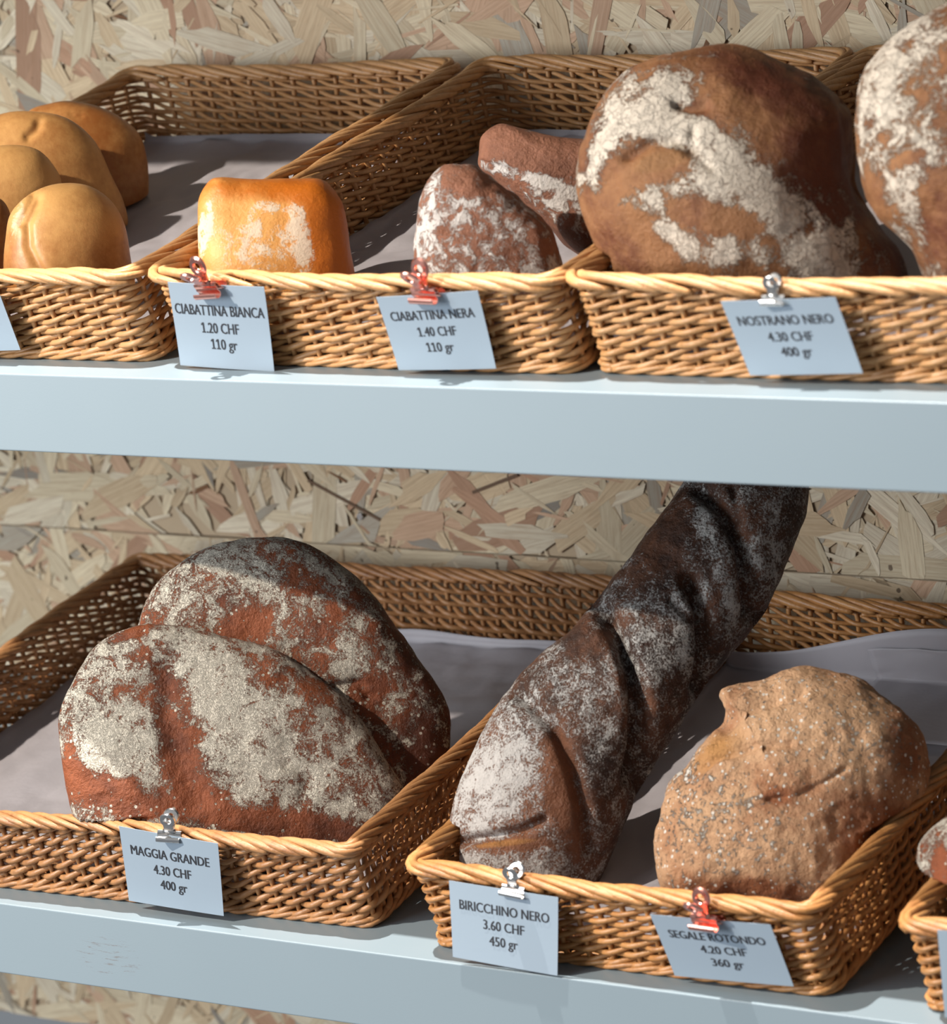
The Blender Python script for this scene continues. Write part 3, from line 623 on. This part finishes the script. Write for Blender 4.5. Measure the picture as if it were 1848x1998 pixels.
# long twisted loaf: swept body with spiral grooves
def twisted():
    # axis: (px, py, depth Y, half width in px)
    K_ = [(1010, 1735, 0.088, 130), (1014, 1700, 0.090, 150), (1032, 1640, 0.100, 157), (1060, 1560, 0.112, 162), (1095, 1480, 0.130, 160), (1150, 1400, 0.150, 152), (1215, 1320, 0.175, 145), (1285, 1240, 0.205, 142),
          (1345, 1165, 0.235, 138), (1395, 1090, 0.260, 134), (1437, 1010, 0.285, 126), (1462, 940, 0.305, 114), (1478, 880, 0.32, 95), (1485, 845, 0.33, 50)]
    K_ = np.array(K_, float); n = 330; m = 200
    s = np.r_[0, np.cumsum(np.linalg.norm(np.diff(K_[:, :2], axis=0), axis=1))]; q = np.linspace(0, s[-1], n)
    # smooth interpolation
    def sm(c):
        y = np.interp(q, s, K_[:, c]); k = np.ones(21) / 21
        return np.convolve(np.r_[np.full(10, y[0]) + (np.arange(-10, 0)) * (y[1] - y[0]), y, np.full(10, y[-1]) + np.arange(1, 11) * (y[-1] - y[-2])], k, 'valid')
    ax, ay, aY, aw = sm(0), sm(1), sm(2), sm(3)
    Pc = np.array([at(x, y, Y) for x, y, Y in zip(ax, ay, aY)])
    T = np.gradient(Pc, axis=0); T /= np.linalg.norm(T, axis=1)[:, None]
    V = []; F = []
    L = np.r_[0, np.cumsum(np.linalg.norm(np.diff(Pc, axis=0), axis=1))]
    for i in range(n):
        d = CAM - Pc[i]; dist = d @ -fw; 
        side = np.cross(T[i], d / np.linalg.norm(d)); side /= np.linalg.norm(side)
        fr = np.cross(side, T[i]); fr /= np.linalg.norm(fr)
        if fr @ d < 0: fr = -fr
        hw = aw[i] * dist / FPX; dp = hw * 0.78
        for j in range(m):
            th = 2 * PI * j / m; V.append(Pc[i] + side * hw * math.cos(th) + fr * dp * math.sin(th))
    for i in range(n - 1):
        for j in range(m):
            k = (j + 1) % m; F.append((i * m + j, i * m + k, (i + 1) * m + k, (i + 1) * m + j))
    for i, sg in ((0, 1), (n - 1, -1)):                 # domed ends
        prev = [i * m + j for j in range(m)]
        for r_ in (0.93, 0.82, 0.66, 0.45, 0.22):
            b0 = len(V); cdir = -T[i] * sg * (0.030 if sg > 0 else 0.02) * math.sqrt(1 - r_ * r_)
            for j in range(m): V.append(Pc[i] + (np.array(V[i * m + j]) - Pc[i]) * r_ + cdir)
            cur = list(range(b0, b0 + m))
            for j in range(m):
                k = (j + 1) % m; f = (prev[j], prev[k], cur[k], cur[j]); F.append(f[::-1] if sg > 0 else f)
            prev = cur
        F.append(tuple(prev) if sg < 0 else tuple(prev[::-1]))
    Va = np.array(V); f = F[0]; nn = np.cross(Va[f[1]] - Va[f[0]], Va[f[2]] - Va[f[0]])
    if nn @ (Va[f[0]] - Pc[0]) < 0: F = [g[::-1] for g in F]
    G = [([(1172, 1185), (1205, 1235), (1232, 1300), (1248, 1380), (1250, 1450), (1238, 1520)], 17, 0.019),
         ([(1345, 1130), (1372, 1190), (1385, 1270), (1372, 1345)], 15, 0.016),
         ([(1310, 1170), (1350, 1210)], 8, 0.003),
         ([(1362, 950), (1410, 990), (1448, 1060), (1462, 1130), (1470, 1200)], 15, 0.015),
         ([(1020, 1360), (1080, 1420), (1120, 1500), (1140, 1580), (1150, 1660)], 14, 0.008),
         ([(905, 1640), (960, 1632), (1020, 1620), (1060, 1600)], 9, 0.008),
         ([(1430, 950), (1445, 1010)], 9, 0.004)]
    return finish('twisted_loaf', V, F, M_bir, 'long dark twisted loaf leaning up to the shelf above', 'bread', None,
        [(960, 1520, 90, 150, 20, 0.55), (1010, 1700, 140, 40, 5, 0.35), (1110, 1330, 40, 60, 20, 0.25), (1180, 1400, 40, 90, 0, 0.15), (1270, 1220, 50, 80, -10, 0.2), (1375, 1010, 30, 80, -20, 0.35), (1330, 1240, 16, 90, -8, 0.4), (1420, 1180, 30, 80, 0, 0.3), (1500, 1060, 30, 90, 0, 0.3),
         (1100, 1540, 30, 110, -12, -0.5), (1130, 1250, 40, 50, -40, -.3), (1290, 1060, 50, 80, 30, -.3), (970, 1650, 80, 14, -5, -.5), (1330, 1020, 24, 80, 30, -.25)],
        [(970, 1560, 110, 170, 15, -0.8), (1110, 1560, 40, 110, -12, -0.55), (1200, 1300, 14, 90, -12, -.4), (1010, 1700, 160, 50, 0, -.5)], [(980, 1646, 80, 8, -6, 0.75)],
        0.28, 0.75, ((14, 0.004), (45, 0.0014), (110, 0.0006)), G, 'L2', Pc[n // 2])
twisted()

# ------------------------------------------------------------------ price cards and clips
def clip_parts(mat, root, flip=1):
    """spring clip: rolled jaws along x, two ring-ended handles rising from them"""
    L = 0.0185
    th = 0.0006; R_ = 0.0027
    for sg in (-1, 1):                                    # each jaw: a leaf that comes down and curls outwards into an open roll
        pr = [(0.0002, 0.0064), (0.0008, 0.0052), (0.0008, 0.0036)]
        for a in np.linspace(150, 415, 20):
            pr.append((0.0010 + R_ + R_ * math.cos(math.radians(a)), 0.0010 + R_ * math.sin(math.radians(a)) * 0.95))
        pr = np.array(pr); tg = np.gradient(pr, axis=0); tg /= np.linalg.norm(tg, axis=1)[:, None]; nr = np.stack([-tg[:, 1], tg[:, 0]], 1) * th
        V = []; F = []; m = len(pr)
        for x in (-L / 2, L / 2):
            for q_ in (pr, pr + nr):
                for (y, z) in q_: V.append((x, sg * y, z))
        for k in range(m - 1):
            F += [(k, k + 1, 2 * m + k + 1, 2 * m + k), (m + k + 1, m + k, 3 * m + k, 3 * m + k + 1), (k + 1, k, m + k, m + k + 1), (2 * m + k, 2 * m + k + 1, 3 * m + k + 1, 3 * m + k)]
        F += [(0, 2 * m, 3 * m, m), (m - 1, 2 * m - 1, 4 * m - 1, 3 * m - 1)]
        bm = bmesh.new(); vs = [bm.verts.new(v) for v in V]
        for f in F: bm.faces.new([vs[k] for k in f])
        bmesh.ops.recalc_face_normals(bm, faces=bm.faces)
        bm_obj('jaw', bm, mat, root)
    for sg in (-1, 1):                                   # handles
        bm = bmesh.new(); nseg = 28; ro, ri, hy = 0.0066, 0.0027, 0.0007
        rings = []
        for (r_, dy) in ((ri, -hy), (ri + .0006, -hy - .0006), (ro - .0008, -hy - .0005), (ro, 0), (ro - .0008, hy + .0005), (ri + .0006, hy + .0006), (ri, hy)):
            rings.append([bm.verts.new((r_ * math.cos(2 * PI * k / nseg), dy, 0.0165 + r_ * math.sin(2 * PI * k / nseg))) for k in range(nseg)])
        for a in range(len(rings)):
            A_, B_ = rings[a], rings[(a + 1) % len(rings)]
            for k in range(nseg): bm.faces.new((A_[k], A_[(k + 1) % nseg], B_[(k + 1) % nseg], B_[k]))
        # neck flaring down to the jaw
        nk = [(-0.0042, 0.0020), (-0.0034, 0.0060), (-0.0040, 0.0115), (0.0040, 0.0115), (0.0034, 0.0060), (0.0042, 0.0020)]
        fv = [bm.verts.new((x, -hy, z)) for x, z in nk]; bv = [bm.verts.new((x, hy, z)) for x, z in nk]
        bm.faces.new(fv); bm.faces.new(bv[::-1])
        for k in range(6): bm.faces.new((fv[k], bv[k], bv[(k + 1) % 6], fv[(k + 1) % 6]))
        bmesh.ops.recalc_face_normals(bm, faces=bm.faces)
        for v in bm.verts:
            y, z = v.co.y, v.co.z; a = sg * 0.36; v.co.y = y * math.cos(a) + (z) * math.sin(a) * -1 * -1 * -1 + sg * 0.0; v.co.z = z * math.cos(a) + 0.001
            v.co.y = y - math.tan(sg * -0.34) * (z - 0.004) * 1.0
        h = bm_obj('handle', bm, mat, root, smooth=False)
    V, F = tube([(-0.0048, 0, 0.0062), (0, 0, 0.0062), (0.0048, 0, 0.0062)], 0.0019, 12); link('spring', mesh('spring', V, F), mat, root)
def clip(px, py, Y, mat, rz, ry, rx, label, group, s=1.0):
    root = bpy.data.objects.new('bulldog_clip', None); COL.objects.link(root); root.location = at(px, py, Y)
    root.rotation_euler = (rx, ry, rz); root.scale = (s, s, s); clip_parts(mat, root); tag(root, label, 'clip', group)

def text_mesh(body, width):
    cu = bpy.data.curves.new('t', 'FONT'); cu.body = body; cu.size = 1.0; cu.resolution_u = 3; cu.offset = 0.0
    cu.align_x = 'CENTER'; cu.align_y = 'CENTER'; cu.fill_mode = 'FRONT'
    o = bpy.data.objects.new('t', cu); COL.objects.link(o)
    dg = bpy.context.evaluated_depsgraph_get(); me = bpy.data.meshes.new_from_object(o.evaluated_get(dg))
    bpy.data.objects.remove(o)
    V = np.array([v.co[:2] for v in me.vertices]); F = [tuple(p.vertices) for p in me.polygons]
    bpy.data.meshes.remove(me)
    # the built-in face draws the figure 1 as a bare bar: give it its flag and foot
    adj = {i: set() for i in range(len(V))}
    for f in F:
        for a in f: adj[a].update(f)
    seen = set(); capm = V[:, 1].max() - 0.0; extra = []
    for i in range(len(V)):
        if i in seen: continue
        st, isl = [i], set()
        while st:
            a = st.pop()
            if a in isl: continue
            isl.add(a); st += list(adj[a] - isl)
        seen |= isl; P_ = V[list(isl)]; w_ = np.ptp(P_[:, 0]); h_ = np.ptp(P_[:, 1])
        if len(isl) <= 6 and h_ > 0.45 and w_ < 0.2 and '1' in body: extra.append((P_[:, 0].min(), P_[:, 0].max(), P_[:, 1].min(), P_[:, 1].max()))
    for (xa, xb, ya, yb) in extra:
        w_ = xb - xa; b0 = len(V)
        V = np.vstack([V, [(xa, yb), (xa, yb - w_ * 1.1), (xa - w_ * 1.5, yb - w_ * 2.0), (xa - w_ * 1.5, yb - w_ * 1.0), (xa - w_ * 1.3, ya), (xb + w_ * 1.3, ya), (xb + w_ * 1.3, ya + w_ * 0.8), (xa - w_ * 1.3, ya + w_ * 0.8)]])
        F += [(b0, b0 + 3, b0 + 2, b0 + 1), (b0 + 4, b0 + 5, b0 + 6, b0 + 7)]
    V -= (V.max(0) + V.min(0)) / 2; V[:, 0] *= width / (V[:, 0].max() - V[:, 0].min())
    return V, F
def card(quad, Yt, Yb, lines, label, curl=0.0, rgroup='price cards clipped to the baskets'):
    """quad: TL TR BR BL; a thin stiff card, slightly bent, with its print as a part"""
    TL, TR, BR, BL_ = [at(x, y, Y) for (x, y), Y in zip(quad, (Yt, Yt, Yb, Yb))]
    c = (TL + TR + BR + BL_) / 4; nrm = np.cross(TR - TL, BL_ - TL); nrm /= np.linalg.norm(nrm)
    if nrm @ (CAM - c) < 0: nrm = -nrm
    def S(u, v):
        p = (TL * (1 - u) + TR * u) * (1 - v) + (BL_ * (1 - u) + BR * u) * v
        return p + nrm * curl * (4 * u * (1 - u) * 0.4 + v * v) - c
    nu, nv = 16, 14; V = []; F = []
    for s_ in (0, 1):
        for j in range(nv + 1):
            for i in range(nu + 1): V.append(S(i / nu, j / nv) - nrm * 0.0003 * s_)
    o_ = (nu + 1) * (nv + 1)
    for j in range(nv):
        for i in range(nu):
            a = j * (nu + 1) + i; F.append((a, a + nu + 1, a + nu + 2, a + 1)); F.append((o_ + a, o_ + a + 1, o_ + a + nu + 2, o_ + a + nu + 1))
    for i in range(nu): F.append((i, i + 1, o_ + i + 1, o_ + i)); b = nv * (nu + 1) + i; F.append((b + 1, b, o_ + b, o_ + b + 1))
    for j in range(nv): a = j * (nu + 1); F.append((a, o_ + a, o_ + a + nu + 1, a + nu + 1)); a += nu; F.append((a + nu + 1, o_ + a + nu + 1, o_ + a, a))
    o = link('price_card', mesh('price_card', V, F, False), M_card); o.location = c
    tag(o, label, 'price card', rgroup)
    W = np.linalg.norm(TR - TL); H = np.linalg.norm(BL_ - TL)
    VV, FF = [], []
    for (body, wf, uc, vc, cap) in lines:
        tv, tf = text_mesh(body, wf); hh = tv[:, 1].max() - tv[:, 1].min()
        tv[:, 1] *= cap / hh
        for dx, lift in ((-0.0022, 0.00025), (0.0022, 0.00027)):      # struck twice, so the strokes have the print's weight
            b0 = len(VV)
            for (x, y) in tv: VV.append(S(uc + x + dx, vc - y) + nrm * lift)
            FF += [tuple(b0 + k for k in f) for f in tf]
    if VV:
        t_ = link('lettering', mesh('lettering', VV, FF, False), M_ink, o)
    return o
CAPH = 0.125
def L3_(a, wa, ua, b, wb, ub, c, wc, uc, v=(0.34, 0.545, 0.755)):
    return [(a, wa, ua, v[0], CAPH), (b, wb, ub, v[1], CAPH), (c, wc, uc, v[2], CAPH * 1.3)]
card([(327, 550), (515, 560), (538, 722), (355, 710)], 0.016, 0.034, L3_('CIABATTINA BIANCA', 0.93, 0.50, '1.20 CHF', 0.39, 0.49, '110 gr', 0.27, 0.51, (0.31, 0.52, 0.73)), 'white price card reading CIABATTINA BIANCA under the copper clip', 0.002)
card([(734, 580), (932, 567), (970, 717), (780, 720)], 0.016, 0.034, L3_('CIABATTINA NERA', 0.83, 0.50, '1.40 CHF', 0.38, 0.505, '110 gr', 0.27, 0.495, (0.27, 0.49, 0.715)), 'white price card reading CIABATTINA NERA below the dark rolls', 0.0015)
card([(1406, 588), (1630, 580), (1685, 727), (1465, 731)], 0.018, 0.034, L3_('NOSTRANO NERO', 0.83, 0.50, '4.30 CHF', 0.39, 0.49, '400 gr', 0.27, 0.495, (0.27, 0.49, 0.71)), 'white price card reading NOSTRANO NERO under the big round loaf', 0.001)
card([(232, 1612), (425, 1646), (438, 1786), (253, 1756)], 0.003, 0.018, L3_('MAGGIA GRANDE', 0.80, 0.495, '4.30 CHF', 0.385, 0.505, '400 gr', 0.275, 0.505, (0.285, 0.50, 0.715)), 'white price card reading MAGGIA GRANDE on the wide amber basket', 0.001)
card([(876, 1718), (1089, 1751), (1089, 1903), (885, 1866)], -0.003, -0.001, L3_('BIRICCHINO NERO', 0.83, 0.505, '3.60 CHF', 0.38, 0.50, '450 gr', 0.265, 0.495, (0.285, 0.495, 0.715)), 'white price card reading BIRICCHINO NERO below the twisted loaf', 0.001)
card([(1268, 1784), (1503, 1804), (1550, 1923), (1318, 1902)], -0.002, 0.014, L3_('SEGALE ROTONDO', 0.80, 0.50, '4.20 CHF', 0.38, 0.515, '360 gr', 0.265, 0.51, (0.29, 0.50, 0.725)), 'white price card reading SEGALE ROTONDO below the rye loaf', 0.001)
card([(-170, 548), (-6, 560), (40, 683), (-150, 690)], 0.016, 0.034, [], 'blank corner of a white price card below the golden buns')
card([(1829, 1814), (2040, 1840), (2050, 2000), (1844, 1985)], -0.003, 0.004, [], 'edge of a white price card on the cut-off basket beside the rye loaf')
GK, GS = 'copper bulldog clips', 'silver bulldog clips'
clip(412, 568, 0.016, M_copper, -0.20, -0.10, 0.65, 'shiny copper clip on the CIABATTINA BIANCA card', GK, 1.25)
clip(834, 580, 0.016, M_copper, -0.20, -0.02, 0.45, 'shiny copper clip on the CIABATTINA NERA card', GK, 1.25)
clip(1510, 592, 0.019, M_silver, 0.1, 0.0, 0.0, 'small silver clip on the NOSTRANO NERO card', GS, 0.85)
clip(331, 1637, 0.004, M_silver, 0.35, 0.10, 0.0, 'small silver clip on the MAGGIA GRANDE card', GS)
clip(1003, 1744, -0.002, M_silver, 0.0, 0.08, 0.0, 'small silver clip on the BIRICCHINO NERO card', GS)
clip(1380, 1803, -0.003, M_copper, -0.15, -0.05, 0.40, 'shiny copper clip on the SEGALE ROTONDO card', GK, 1.2)
